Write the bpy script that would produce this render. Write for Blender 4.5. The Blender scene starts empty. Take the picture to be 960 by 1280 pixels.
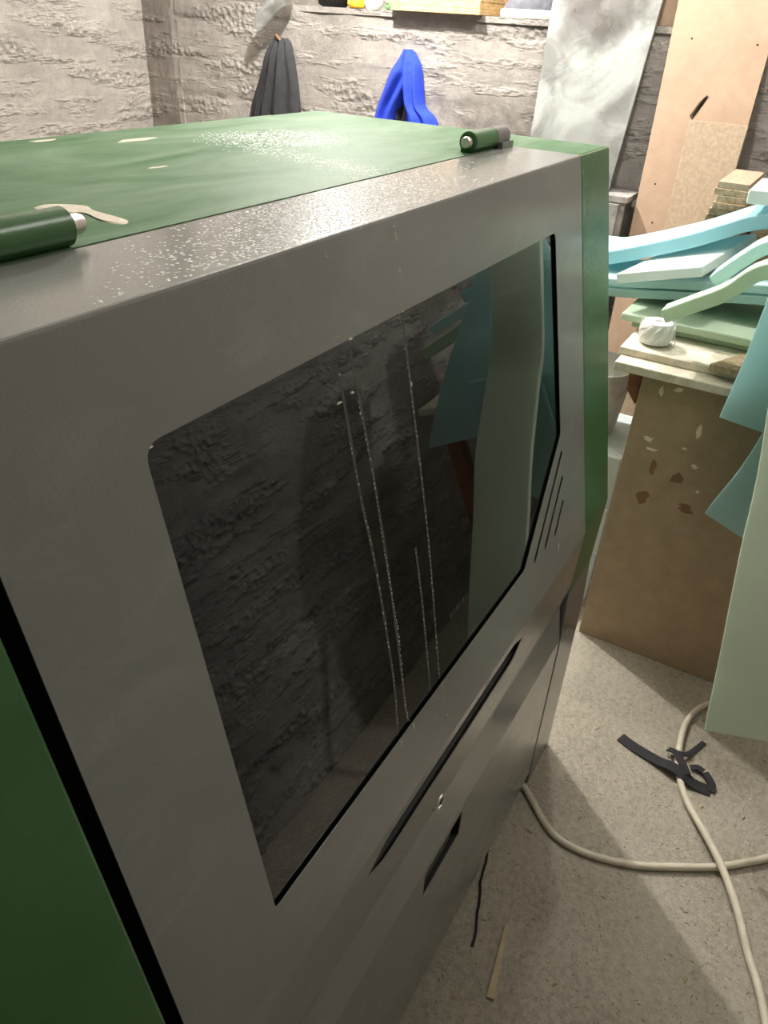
import bpy, bmesh, math, random
from mathutils import Vector, Matrix, noise
from mathutils.geometry import tessellate_polygon

random.seed(7)
scene = bpy.context.scene
COL = scene.collection

# ------------------------------------------------------------------ camera
cam_data = bpy.data.cameras.new('camera')
cam_data.sensor_fit = 'VERTICAL'
cam_data.sensor_height = 36.0
cam_data.lens = 27.0
cam_data.clip_start = 0.01
camera = bpy.data.objects.new('camera', cam_data)
COL.objects.link(camera)
CR = ((0.502275, -0.444320, 0.741822),
      (-0.863072, -0.310386, 0.398455),
      (0.053209, -0.840380, -0.539380))
camera.matrix_world = Matrix((
    (CR[0][0], -CR[0][1], -CR[0][2], 0.0),
    (CR[1][0], -CR[1][1], -CR[1][2], 0.0),
    (CR[2][0], -CR[2][1], -CR[2][2], 1.5288),
    (0, 0, 0, 1)))
scene.camera = camera

# ------------------------------------------------------------------ world, lights, exposure
world = bpy.data.worlds.new('world')
scene.world = world
world.use_nodes = True
world.node_tree.nodes['Background'].inputs[0].default_value = (0.75, 0.78, 0.8, 1)
world.node_tree.nodes['Background'].inputs[1].default_value = 0.02

LAMPS = [  # location, watts, colour, source radius
    ((2.50, 1.62, 2.32), 178.0, (1.0, 0.97, 0.92), 0.035),
    ((2.30, 0.62, 2.42), 42.0, (1.0, 0.975, 0.93), 0.035),
    ((1.25, -0.22, 2.40), 15.0, (1.0, 0.98, 0.94), 0.2),  # added fill lamp, brightens the kiosk front and the wall opposite
]
vs = scene.view_settings
vs.view_transform = 'Standard'
vs.look = 'None'
vs.gamma = 1.0
vs.use_curve_mapping = False
vs.exposure = 0.0

# ------------------------------------------------------------------ material helpers
MATS = {}

def srgb(r, g, b):
    def f(c):
        c /= 255.0
        return c / 12.92 if c <= 0.04045 else ((c + 0.055) / 1.055) ** 2.4
    return (f(r), f(g), f(b), 1.0)

class NT:
    def __init__(self, name):
        self.m = bpy.data.materials.new(name)
        self.m.use_nodes = True
        self.t = self.m.node_tree
        self.b = self.t.nodes['Principled BSDF']
        self.co = self.n('ShaderNodeTexCoord').outputs['Object']
    def n(self, kind, **kw):
        nd = self.t.nodes.new(kind)
        for k, v in kw.items():
            setattr(nd, k, v)
        return nd
    def link(self, a, b):
        self.t.links.new(a, b)
    def mapped(self, scale=(1, 1, 1), rot=(0, 0, 0), loc=(0, 0, 0)):
        mp = self.n('ShaderNodeMapping')
        mp.inputs['Scale'].default_value = scale
        mp.inputs['Rotation'].default_value = rot
        mp.inputs['Location'].default_value = loc
        self.link(self.co, mp.inputs[0])
        return mp.outputs[0]
    def noise(self, scale, detail=4, rough=0.55, vec=None, dist=0.0):
        nd = self.n('ShaderNodeTexNoise')
        nd.inputs['Scale'].default_value = scale
        nd.inputs['Detail'].default_value = detail
        nd.inputs['Roughness'].default_value = rough
        nd.inputs['Distortion'].default_value = dist
        self.link(vec if vec is not None else self.co, nd.inputs['Vector'])
        return nd.outputs['Fac']
    def voronoi(self, scale, vec=None, feature='F1', out='Distance'):
        nd = self.n('ShaderNodeTexVoronoi', feature=feature)
        nd.inputs['Scale'].default_value = scale
        self.link(vec if vec is not None else self.co, nd.inputs['Vector'])
        return nd.outputs[out]
    def ramp(self, fac, stops):
        nd = self.n('ShaderNodeValToRGB')
        cr = nd.color_ramp
        while len(cr.elements) < len(stops):
            cr.elements.new(0.5)
        for e, (p, c) in zip(cr.elements, stops):
            e.position = p
            e.color = c if len(c) == 4 else (*c, 1)
        self.link(fac, nd.inputs[0])
        return nd.outputs[0]
    def mix(self, fac, a, b, blend='MIX'):
        nd = self.n('ShaderNodeMix', data_type='RGBA', blend_type=blend)
        for sock, v in ((nd.inputs[0], fac), (nd.inputs[6], a), (nd.inputs[7], b)):
            if hasattr(v, 'is_linked') or isinstance(v, bpy.types.NodeSocket):
                self.link(v, sock)
            else:
                sock.default_value = v
        return nd.outputs[2]
    def math(self, op, a, b=0.0):
        nd = self.n('ShaderNodeMath', operation=op)
        for sock, v in ((nd.inputs[0], a), (nd.inputs[1], b)):
            if isinstance(v, bpy.types.NodeSocket):
                self.link(v, sock)
            else:
                sock.default_value = v
        return nd.outputs[0]
    def color(self, c):
        if isinstance(c, bpy.types.NodeSocket):
            self.link(c, self.b.inputs['Base Color'])
        else:
            self.b.inputs['Base Color'].default_value = c
    def rough(self, v):
        if isinstance(v, bpy.types.NodeSocket):
            self.link(v, self.b.inputs['Roughness'])
        else:
            self.b.inputs['Roughness'].default_value = v
    def bump(self, h, strength=0.3, dist=0.01, prev=None):
        nd = self.n('ShaderNodeBump')
        nd.inputs['Strength'].default_value = strength
        nd.inputs['Distance'].default_value = dist
        self.link(h, nd.inputs['Height'])
        if prev is not None:
            self.link(prev, nd.inputs['Normal'])
        self.link(nd.outputs[0], self.b.inputs['Normal'])
        return nd.outputs[0]

def simple(name, col, rough=0.6, metal=0.0, var=0.12, scale=30, bump=0.0):
    t = NT(name)
    c2 = tuple(x * (1 - var) for x in col[:3]) + (1,)
    c1 = tuple(min(1, x * (1 + var)) for x in col[:3]) + (1,)
    t.color(t.ramp(t.noise(scale), [(0.3, c2), (0.7, c1)]))
    t.rough(rough)
    t.b.inputs['Metallic'].default_value = metal
    if bump:
        t.bump(t.noise(scale * 3), 0.4, bump)
    MATS[name] = t.m
    return t.m

# --- satin grey orange-peel paint
def grey_paint(name, col, dust, peel=0.00022):
    t = NT(name)
    base = t.ramp(t.noise(3.0, 3), [(0.3, tuple(c * 0.93 for c in col[:3])), (0.7, tuple(c * 1.05 for c in col[:3]))])
    sm = t.ramp(t.noise(5.0, 6, 0.65, t.mapped((1, 3.5, 2.0), (0, 0.3, 0.5)), 1.0), [(0.52, (0, 0, 0, 1)), (0.75, (dust, dust, dust, 1))])
    t.color(t.mix(sm, base, srgb(176, 176, 176)))
    t.rough(t.math('ADD', t.math('MULTIPLY', sm, 0.3), 0.16))
    t.b.inputs['Specular IOR Level'].default_value = 0.5
    t.bump(t.noise(330.0, 1, 0.4), 0.8, peel)
    MATS[name] = t.m
    return t.m
grey_paint('door_grey', srgb(132, 132, 126), 0.22)
grey_paint('base_grey', srgb(112, 108, 108), 0.15)

# --- green enamel, dusty smears with a shape of their own
def green_paint(name, dust, lo, hi, spec=0.22, r0=0.40):
    t = NT(name)
    base = t.ramp(t.noise(4.0, 4), [(0.3, srgb(58, 100, 55)), (0.7, srgb(66, 110, 64))])
    a = t.ramp(t.noise(4.5, 7, 0.62, t.mapped((1.0, 2.6, 1.5), (0, 0, 0.55)), 0.8), [(lo, (0, 0, 0, 1)), (hi, (dust, dust, dust, 1))])
    s = t.ramp(t.noise(9.0, 8, 0.7, t.mapped((0.7, 7.0, 2), (0, 0, -0.45)), 0.4), [(0.56, (0, 0, 0, 1)), (0.70, (dust * 0.8, dust * 0.8, dust * 0.8, 1))])
    f = t.math('MAXIMUM', a, s)
    t.color(t.mix(f, base, srgb(190, 205, 186)))
    t.rough(t.math('ADD', t.math('MULTIPLY', f, 0.2), r0))
    t.b.inputs['Specular IOR Level'].default_value = spec
    t.bump(t.noise(260.0, 1, 0.4), 0.35, 0.0003)
    MATS[name] = t.m
    return t.m
green_paint('green_top', 0.42, 0.24, 0.75, 0.03, 0.5)
green_paint('green', 0.035, 0.5, 0.8, 0.5, 0.26)

t = NT('black_glass')
t.color((0.004, 0.0045, 0.004, 1)); t.rough(0.015)
t.b.inputs['IOR'].default_value = 1.65
t.b.inputs['Specular IOR Level'].default_value = 0.5
MATS['black_glass'] = t.m

simple('black_gap', (0.006, 0.006, 0.006, 1), 0.8)
simple('dark_recess', srgb(70, 70, 68), 0.6)
simple('chrome', (0.75, 0.74, 0.7, 1), 0.25, 1.0, 0.05)
simple('steel_pin', (0.62, 0.58, 0.53, 1), 0.35, 0.9, 0.1, 120)
simple('plaster', srgb(225, 215, 195), 0.9, 0, 0.1, 150, 0.001)
simple('salt_glint', srgb(240, 240, 236), 0.6, 0, 0.05, 100)  # white of the crust grains and of the painted glitter on the door top
simple('drip_film', srgb(150, 146, 126), 0.7, 0, 0.3, 120)
simple('faint_print', srgb(70, 70, 66), 0.5)

# --- concrete wall
def concrete(name, c0, c1, c2, speck=0.5):
    t = NT(name)
    big = t.noise(2.2, 5, 0.6)
    fine = t.noise(26.0, 6, 0.7)
    band = t.noise(3.5, 4, 0.6, t.mapped((0.35, 0.35, 3.0)))
    f = t.math('ADD', t.math('MULTIPLY', big, 0.45), t.math('ADD', t.math('MULTIPLY', fine, 0.3), t.math('MULTIPLY', band, 0.25)))
    c = t.ramp(f, [(0.36, c0), (0.5, c1), (0.64, c2)])
    grit = t.ramp(t.voronoi(85.0), [(0.12, (1, 1, 1, 1)), (0.34, (0, 0, 0, 1))])
    gm = t.ramp(t.noise(5.0, 4, 0.6, t.mapped((0.6, 0.6, 2.6), (0, 0, 0), (3, 1, 2))), [(0.48, (0, 0, 0, 1)), (0.62, (speck, speck, speck, 1))])
    t.color(t.mix(t.math('MULTIPLY', grit, gm), c, srgb(212, 206, 196)))
    t.rough(0.93)
    b1 = t.bump(t.noise(45.0, 10, 0.8), 0.8, 0.015)
    t.bump(t.math('MULTIPLY', t.voronoi(42.0), gm), 0.9, 0.035, b1)
    MATS[name] = t.m
    return t.m
concrete('concrete', srgb(124, 118, 112), srgb(158, 151, 144), srgb(182, 175, 168))
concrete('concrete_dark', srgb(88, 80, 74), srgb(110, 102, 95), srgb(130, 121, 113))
concrete('concrete_front', srgb(140, 136, 130), srgb(176, 172, 165), srgb(204, 199, 192), 0.7)

t = NT('floor_concrete')
f = t.math('ADD', t.math('MULTIPLY', t.noise(3.0, 5, 0.6), 0.35), t.math('MULTIPLY', t.noise(70.0, 6, 0.8), 0.65))
c = t.ramp(f, [(0.36, srgb(172, 162, 144)), (0.5, srgb(212, 203, 184)), (0.63, srgb(232, 224, 206))])
pit = t.ramp(t.voronoi(170.0), [(0.10, (1, 1, 1, 1)), (0.3, (0, 0, 0, 1))])
pm = t.ramp(t.noise(38.0, 3), [(0.50, (0, 0, 0, 1)), (0.62, (0.8, 0.8, 0.8, 1))])
t.color(t.mix(t.math('MULTIPLY', pit, pm), c, srgb(88, 76, 62)))
t.rough(0.9)
b1 = t.bump(t.noise(130.0, 6, 0.75), 1.0, 0.012)
t.bump(t.voronoi(190.0), 0.35, 0.004, b1)
MATS['floor_concrete'] = t.m

simple('ceiling_paint', srgb(196, 192, 186), 0.95)

# --- boards
def board(name, a, b, scale, speck):
    t = NT(name)
    c = t.ramp(t.noise(scale, 6, 0.7), [(0.35, a), (0.65, b)])
    s = t.ramp(t.voronoi(scale * 7), [(0.1, (speck, speck, speck, 1)), (0.35, (0, 0, 0, 1))])
    t.color(t.mix(s, c, tuple(x * 0.55 for x in a[:3]) + (1,)))
    t.rough(0.8)
    t.bump(t.noise(scale * 6, 4), 0.25, 0.002)
    MATS[name] = t.m
board('hardboard', srgb(168, 142, 120), srgb(178, 152, 129), 14, 0.10)
board('chipboard', srgb(160, 140, 118), srgb(184, 164, 140), 90, 0.35)
board('chip_edge', srgb(140, 118, 90), srgb(198, 176, 142), 90, 0.6)
board('fibreboard', srgb(160, 140, 114), srgb(174, 152, 124), 20, 0.15)
board('tabletop', srgb(202, 192, 172), srgb(234, 226, 208), 26, 0.25)
board('osb', srgb(188, 150, 96), srgb(222, 190, 136), 40, 0.4)
board('pine', srgb(170, 154, 122), srgb(190, 174, 142), 30, 0.15)

t = NT('plaster_board')   # smeared plaster on a grey sheet
a = t.ramp(t.noise(4.2, 3, 0.5, None, 1.6), [(0.40, srgb(112, 112, 108)), (0.50, srgb(138, 140, 136)), (0.60, srgb(160, 162, 158))])
d = t.ramp(t.noise(2.6, 4, 0.5, t.mapped((1, 1, 1), (0, 0, 0), (0.3, 0.4, 0.1)), 0.6), [(0.58, (0, 0, 0, 1)), (0.64, (0.6, 0.6, 0.6, 1))])
vd = t.n('ShaderNodeVectorMath', operation='DISTANCE')
t.link(t.mapped((0.3, 0.9, 1.5)), vd.inputs[0]); vd.inputs[1].default_value = (0.906, 0.825, 2.40)
dd = t.math('ADD', vd.outputs['Value'], t.math('MULTIPLY', t.noise(9.0, 5, 0.6), 0.22))
damp = t.ramp(dd, [(0.20, (0.9, 0.9, 0.9, 1)), (0.30, (0, 0, 0, 1))])
t.color(t.mix(t.math('MAXIMUM', damp, t.math('MULTIPLY', d, 0.4)), a, srgb(84, 80, 76)))
t.rough(t.ramp(t.noise(7.0, 5), [(0.4, (0.25, 0.25, 0.25, 1)), (0.6, (0.7, 0.7, 0.7, 1))]))
t.bump(t.noise(6.0, 6, 0.55, None, 1.0), 0.35, 0.02)
MATS['plaster_board'] = t.m

# --- foam: soft translucent
def foam(name, c, tr_mix=0.28):
    t = NT(name)
    nz = t.ramp(t.noise(9.0, 4), [(0.3, tuple(x * 0.93 for x in c[:3])), (0.7, c)])
    t.color(nz); t.rough(0.95)
    t.b.inputs['Specular IOR Level'].default_value = 0.15
    tr = t.n('ShaderNodeBsdfTranslucent')
    t.link(nz, tr.inputs[0])
    mx = t.n('ShaderNodeMixShader'); mx.inputs[0].default_value = tr_mix
    t.link(t.b.outputs[0], mx.inputs[1]); t.link(tr.outputs[0], mx.inputs[2])
    out = t.t.nodes['Material Output']
    t.link(mx.outputs[0], out.inputs[0])
    t.bump(t.noise(300.0, 3), 0.2, 0.002)
    MATS[name] = t.m
foam('foam_blue', srgb(184, 231, 240))
foam('foam_aqua', srgb(208, 238, 236))
foam('foam_green', srgb(214, 232, 208))
foam('foam_pale', srgb(234, 244, 240))

foam('foam_flap', srgb(208, 240, 242), 0.5)
foam('foam_long', srgb(226, 238, 220), 0.42)

simple('cable_sheath', srgb(206, 198, 178), 0.5)
simple('black_webbing', srgb(40, 40, 42), 0.85, 0, 0.25, 200, 0.001)
simple('black_wire', srgb(28, 26, 24), 0.6)
simple('black_cloth', srgb(46, 46, 48), 0.95, 0, 0.25, 40, 0.003)
simple('blue_cloth', srgb(34, 62, 190), 0.9, 0, 0.15, 40, 0.003)
simple('dark_lining', srgb(40, 36, 50), 0.95)
simple('twine_white', srgb(238, 238, 238), 0.9, 0, 0.05, 200, 0.001)
simple('white_plastic', srgb(226, 224, 218), 0.5)
simple('polystyrene', srgb(226, 238, 238), 0.85, 0, 0.05, 80, 0.001)
simple('dusty_wood', srgb(150, 146, 142), 0.9, 0, 0.35, 24, 0.002)
simple('rust_wood', srgb(134, 92, 62), 0.85, 0, 0.3, 20)
simple('grey_fabric', srgb(92, 92, 100), 0.9, 0, 0.2, 60)
simple('shoe_sole', srgb(196, 190, 182), 0.8)
simple('yellow_plastic', srgb(238, 190, 40), 0.6)
simple('green_plastic', srgb(120, 190, 110), 0.5)
simple('lamp_metal', srgb(60, 60, 60), 0.5)
simple('burn_mark', srgb(70, 52, 36), 0.8)
simple('stain_brown', srgb(132, 100, 72), 0.85)
simple('chips', srgb(176, 160, 130), 0.9, 0, 0.4, 40)
t = NT('clear_plastic')
t.color(srgb(225, 228, 228)); t.rough(0.25)
t.b.inputs['Transmission Weight'].default_value = 0.75
t.b.inputs['IOR'].default_value = 1.2
t.bump(t.noise(30.0, 4), 0.5, 0.02)
MATS['clear_plastic'] = t.m
for nm, e in (('bulb_glow', 25.0),):
    t = NT(nm)
    t.color((1, 0.95, 0.85, 1))
    t.b.inputs['Emission Color'].default_value = (1, 0.94, 0.85, 1)
    t.b.inputs['Emission Strength'].default_value = e
    MATS[nm] = t.m

# ------------------------------------------------------------------ mesh helpers
def mesh_obj(name, verts, faces, mat, parent=None, smooth=False):
    me = bpy.data.meshes.new(name)
    me.from_pydata([tuple(v) for v in verts], [], faces)
    me.update()
    bm = bmesh.new(); bm.from_mesh(me)
    bmesh.ops.remove_doubles(bm, verts=bm.verts, dist=1e-6)
    bmesh.ops.recalc_face_normals(bm, faces=bm.faces)
    if smooth:
        for e in bm.edges:
            if len(e.link_faces) == 2 and e.calc_face_angle(0) > 0.75:
                e.smooth = False
    bm.to_mesh(me); bm.free()
    me.materials.append(MATS[mat])
    if smooth:
        for p in me.polygons:
            p.use_smooth = True
    o = bpy.data.objects.new(name, me)
    COL.objects.link(o)
    if parent is not None:
        o.parent = parent
        o.matrix_parent_inverse = parent.matrix_world.inverted()
    return o

def thing(name, label, cat, loc=(0, 0, 0), group=None):
    o = bpy.data.objects.new(name, None)
    COL.objects.link(o)
    o.empty_display_size = 0.05
    o.location = loc
    bpy.context.view_layer.update()
    o['label'] = label; o['category'] = cat
    if group:
        o['group'] = group
    return o

def tag(o, label, cat, group=None):
    o['label'] = label; o['category'] = cat
    if group:
        o['group'] = group
    return o

def structure(o, label=None):
    o['kind'] = 'structure'
    if label:
        o['label'] = label
    return o

def bevel(o, w=0.002, seg=2):
    m = o.modifiers.new('bevel', 'BEVEL'); m.width = w; m.segments = seg
    m.limit_method = 'ANGLE'; m.angle_limit = 0.6
    return o

def box(x0, x1, y0, y1, z0, z1):
    v = [(x, y, z) for x in (x0, x1) for y in (y0, y1) for z in (z0, z1)]
    f = [(0, 1, 3, 2), (4, 6, 7, 5), (0, 4, 5, 1), (2, 3, 7, 6), (0, 2, 6, 4), (1, 5, 7, 3)]
    return v, f

def merge(parts):
    V, F = [], []
    for v, f in parts:
        n = len(V)
        V += list(v)
        F += [tuple(i + n for i in q) for q in f]
    return V, F

def prism(profile, x0, x1):
    """closed (y,z) profile extruded along x"""
    n = len(profile)
    V = [(x0, y, z) for y, z in profile] + [(x1, y, z) for y, z in profile]
    F = [(i, (i + 1) % n, n + (i + 1) % n, n + i) for i in range(n)]
    F += [tuple(range(n)), tuple(range(n, 2 * n))]
    return V, F

def plate(outer, holes, fn, normal, thick):
    """flat plate with holes. outer/holes in (u,v), fn maps to 3D front surface"""
    polys = [outer] + holes
    tri = tessellate_polygon([[Vector((u, v, 0)) for u, v in p] for p in polys])
    flat = [q for p in polys for q in p]
    nrm = Vector(normal)
    front = [Vector(fn(u, v)) for u, v in flat]
    back = [p - nrm * thick for p in front]
    n = len(flat)
    F = [tuple(t) for t in tri] + [tuple(i + n for i in reversed(t)) for t in tri]
    k = 0
    for p in polys:
        m = len(p)
        for i in range(m):
            a, b = k + i, k + (i + 1) % m
            F.append((a, b, b + n, a + n))
        k += m
    return front + back, F

def rounded(poly, radii, seg=6):
    out = []
    n = len(poly)
    for i in range(n):
        p = Vector(poly[i]); a = Vector(poly[i - 1]); b = Vector(poly[(i + 1) % n]); r = radii[i]
        if r <= 0:
            out.append(tuple(p)); continue
        da = (a - p).normalized(); db = (b - p).normalized()
        p0 = p + da * r; p1 = p + db * r
        for k in range(seg + 1):
            s = k / seg
            q = p0 * (1 - s) ** 2 + p * 2 * s * (1 - s) + p1 * s * s
            out.append(tuple(q))
    return out

def lathe(profile, seg=24, axis='Z', c=(0, 0, 0)):
    """profile list of (r,h) along axis"""
    V, F = [], []
    m = len(profile)
    for r, h in profile:
        for k in range(seg):
            a = 2 * math.pi * k / seg
            x, y = r * math.cos(a), r * math.sin(a)
            p = (x, y, h) if axis == 'Z' else ((h, x, y) if axis == 'X' else (x, h, y))
            V.append((p[0] + c[0], p[1] + c[1], p[2] + c[2]))
    for i in range(m - 1):
        for k in range(seg):
            F.append((i * seg + k, i * seg + (k + 1) % seg, (i + 1) * seg + (k + 1) % seg, (i + 1) * seg + k))
    F.append(tuple(range(seg)))
    F.append(tuple(range((m - 1) * seg, m * seg)))
    return V, F

def crom(pts, n):
    """Catmull-Rom resample to n per span"""
    P = [Vector(p) for p in pts]
    P = [P[0] * 2 - P[1]] + P + [P[-1] * 2 - P[-2]]
    out = []
    for i in range(1, len(P) - 2):
        for k in range(n):
            s = k / n
            p0, p1, p2, p3 = P[i - 1], P[i], P[i + 1], P[i + 2]
            out.append(0.5 * ((2 * p1) + (p2 - p0) * s + (2 * p0 - 5 * p1 + 4 * p2 - p3) * s * s + (3 * p1 - p0 - 3 * p2 + p3) * s ** 3))
    out.append(P[-2])
    return out

def tube(pts, r, seg=10):
    V, F = [], []
    up = Vector((0.13, 0.21, 1)).normalized()
    n = len(pts)
    for i, p in enumerate(pts):
        d = (Vector(pts[min(i + 1, n - 1)]) - Vector(pts[max(i - 1, 0)])).normalized()
        s = d.cross(up)
        if s.length < 1e-3:
            s = d.cross(Vector((1, 0, 0)))
        s.normalize(); u = s.cross(d)
        rr = r(i / (n - 1)) if callable(r) else r
        for k in range(seg):
            a = 2 * math.pi * k / seg
            V.append(Vector(p) + (s * math.cos(a) + u * math.sin(a)) * rr)
    for i in range(n - 1):
        for k in range(seg):
            F.append((i * seg + k, i * seg + (k + 1) % seg, (i + 1) * seg + (k + 1) % seg, (i + 1) * seg + k))
    F.append(tuple(range(seg))); F.append(tuple(range((n - 1) * seg, n * seg)))
    return V, F

def sheet(name, A, B, thick, mat, parent=None, n=5, across=6, bev=0.004, wob=0.0):
    """bent slab spanned between two edge polylines, real thickness (centred)"""
    a = crom(A, n); b = crom(B, n)
    m = len(a)
    P = []
    for i in range(m):
        row = []
        for j in range(across + 1):
            s = j / across
            p = a[i] * (1 - s) + b[i] * s
            if wob:
                p = p + Vector((noise.noise(p * 4), noise.noise(p * 4 + Vector((5, 1, 2))), noise.noise(p * 4 + Vector((9, 3, 7))))) * wob
            row.append(p)
        P.append(row)
    N = []
    for i in range(m):
        row = []
        for j in range(across + 1):
            du = P[min(i + 1, m - 1)][j] - P[max(i - 1, 0)][j]
            dv = P[i][min(j + 1, across)] - P[i][max(j - 1, 0)]
            row.append(du.cross(dv).normalized())
        N.append(row)
    w = across + 1
    V = [P[i][j] + N[i][j] * thick * 0.5 for i in range(m) for j in range(w)]
    V += [P[i][j] - N[i][j] * thick * 0.5 for i in range(m) for j in range(w)]
    o = m * w
    F = []
    for i in range(m - 1):
        for j in range(across):
            q = (i * w + j, (i + 1) * w + j, (i + 1) * w + j + 1, i * w + j + 1)
            F.append(q); F.append(tuple(o + x for x in reversed(q)))
    loop = [i * w for i in range(m)] + [(m - 1) * w + j for j in range(1, w)] + [i * w + across for i in range(m - 2, -1, -1)] + [j for j in range(across - 1, 0, -1)]
    for k in range(len(loop)):
        x, y = loop[k], loop[(k + 1) % len(loop)]
        F.append((x, y, o + y, o + x))
    ob = mesh_obj(name, V, F, mat, parent)
    if bev:
        bevel(ob, bev, 3)
    return ob

def slab(name, quad, thick, mat, parent=None, bev=0.0015):
    """flat board from 4 front corners (in order), thickness away from viewer side"""
    q = [Vector(p) for p in quad]
    nrm = (q[1] - q[0]).cross(q[3] - q[0]).normalized()
    if nrm.x < 0:
        nrm = -nrm
    V = q + [p + nrm * thick for p in q]
    F = [(0, 1, 2, 3), (7, 6, 5, 4)] + [(i, (i + 1) % 4, 4 + (i + 1) % 4, 4 + i) for i in range(4)]
    ob = mesh_obj(name, V, F, mat, parent)
    if bev:
        bevel(ob, bev, 2)
    return ob

def blob(name, poly, z, h, mat, parent, fn=None):
    """thin raised patch from an outline; fn maps (u,v,height)->3D"""
    poly = [(p.x, p.y) for p in crom([(u, v, 0) for u, v in list(poly) + [poly[0]]], 4)[:-1]]
    n = len(poly)
    cu = sum(p[0] for p in poly) / n; cv = sum(p[1] for p in poly) / n
    inner = [(cu + (u - cu) * 0.8, cv + (v - cv) * 0.8) for u, v in poly]
    g = fn or (lambda u, v, e: (u, v, z + e))
    V = [g(u, v, -0.0005) for u, v in poly] + [g(u, v, 0.0003) for u, v in poly] + [g(u, v, h) for u, v in inner]
    F = [(i, (i + 1) % n, n + (i + 1) % n, n + i) for i in range(n)]
    F += [(n + i, n + (i + 1) % n, 2 * n + (i + 1) % n, 2 * n + i) for i in range(n)]
    tri = tessellate_polygon([[Vector((u, v, 0)) for u, v in inner]])
    F += [tuple(2 * n + i for i in t) for t in tri]
    return mesh_obj(name, V, F, mat, parent)

# ------------------------------------------------------------------ setting
FX, BY, NX, FY, TOPZ, LEDGE, UX = 3.05, 3.0, -1.6, -0.68, 2.6, 1.558, 3.62

def rough_wall(name, fn, u0, u1, v0, v1, step, nrm, mat, seed=0.0, amp=1.0):
    nu = max(2, int((u1 - u0) / step)); nv = max(2, int((v1 - v0) / step))
    nrm = Vector(nrm)
    V, F = [], []
    for i in range(nu + 1):
        u = u0 + (u1 - u0) * i / nu
        for j in range(nv + 1):
            v = v0 + (v1 - v0) * j / nv
            p = Vector((u, v, seed))
            warp = 0.02 * noise.noise(Vector((u * 2.0, v * 2.0, seed + 4)))
            c = (v + warp) / 0.155 + 0.3
            ci = math.floor(c); fr = c - ci
            d = 0.007 * (noise.noise(Vector((ci * 7.31, u * 0.6, seed))))            # board courses
            d += 0.010 * noise.fractal(p * 3.0, 1.0, 2.0, 3)
            d += 0.003 * noise.noise(p * 40.0)
            edge = min(fr, 1 - fr) * 0.155
            crk = noise.noise(Vector((u * 3.0, ci * 3.7, seed + 9)))
            if edge < 0.012 and crk > -0.15:
                d -= 0.010 * (1 - edge / 0.012) * min(1, crk + 0.4)
            g = noise.noise(Vector((u * 1.7, v * 4.5, seed + 21))) + 0.5 * noise.noise(Vector((u * 5, v * 11, seed + 2)))
            if g > 0.12:
                k = min(1.0, (g - 0.12) * 4)
                d += k * (0.006 * noise.noise(p * 34.0) - 0.006 + 0.007 * noise.noise(p * 66.0))
            q = Vector(fn(u, v)) + nrm * d * amp
            V.append(q)
    w = nv + 1
    for i in range(nu):
        for j in range(nv):
            F.append((i * w + j, (i + 1) * w + j, (i + 1) * w + j + 1, i * w + j + 1))
    me = bpy.data.meshes.new(name)
    me.from_pydata([tuple(v) for v in V], [], F)
    for p in me.polygons:
        p.use_smooth = True
    me.materials.append(MATS[mat])
    o = bpy.data.objects.new(name, me)
    COL.objects.link(o)
    return structure(o)

v, f = box(NX - 0.2, UX + 0.2, FY - 0.2, BY + 0.2, -0.12, 0.0)
structure(mesh_obj('floor', v, f, 'floor_concrete'), 'dusty speckled beige concrete floor')
v, f = box(NX - 0.2, UX + 0.2, FY - 0.2, BY + 0.2, TOPZ, TOPZ + 0.12)
structure(mesh_obj('ceiling', v, f, 'ceiling_paint'))

wf = rough_wall('wall_far', lambda u, v: (FX, u, v), FY, 2.845, 0.0, LEDGE, 0.0135, (-1, 0, 0), 'concrete', 1.0, 0.75)
wf['label'] = 'rough board-marked grey concrete half wall with a ledge'
v, f = box(FX - 0.004, UX, FY, 2.845, LEDGE - 0.02, LEDGE)
led = mesh_obj('ledge', v, f, 'concrete', wf)
wb = rough_wall('wall_back', lambda u, v: (u, BY, v), NX, FX - 0.04, 0.0, TOPZ, 0.018, (0, -1, 0), 'concrete', 5.0, 0.4)
wb['label'] = 'grey concrete back wall with smoother plastered patches'
tr = rough_wall('trim_1', lambda u, v: (FX - 0.05 + 0.06 * u, BY + 0.01 - 0.165 * u, v), 0.0, 1.0, 0.0, TOPZ, 0.02, (-0.9, -0.4, 0), 'concrete_dark', 3.0, 0.5)  # corner strip in darker concrete than the walls beside it
tr['label'] = 'dark vertical strip in the wall corner'
wfr = rough_wall('wall_front', lambda u, v: (u, FY, v), NX, UX, 0.0, TOPZ, 0.017, (0, 1, 0), 'concrete_front', 11.0, 1.7)
v, f = box(NX - 0.15, NX, FY - 0.15, BY + 0.15, 0, TOPZ)
structure(mesh_obj('wall_near', v, f, 'concrete'))
v, f = box(UX, UX + 0.15, FY - 0.15, BY + 0.15, LEDGE - 0.02, TOPZ)
structure(mesh_obj('wall_upper', v, f, 'concrete'))
v, f = box(FX, UX, BY - 0.16, BY + 0.15, 0, TOPZ)
structure(mesh_obj('wall_return', v, f, 'concrete'))

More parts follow.
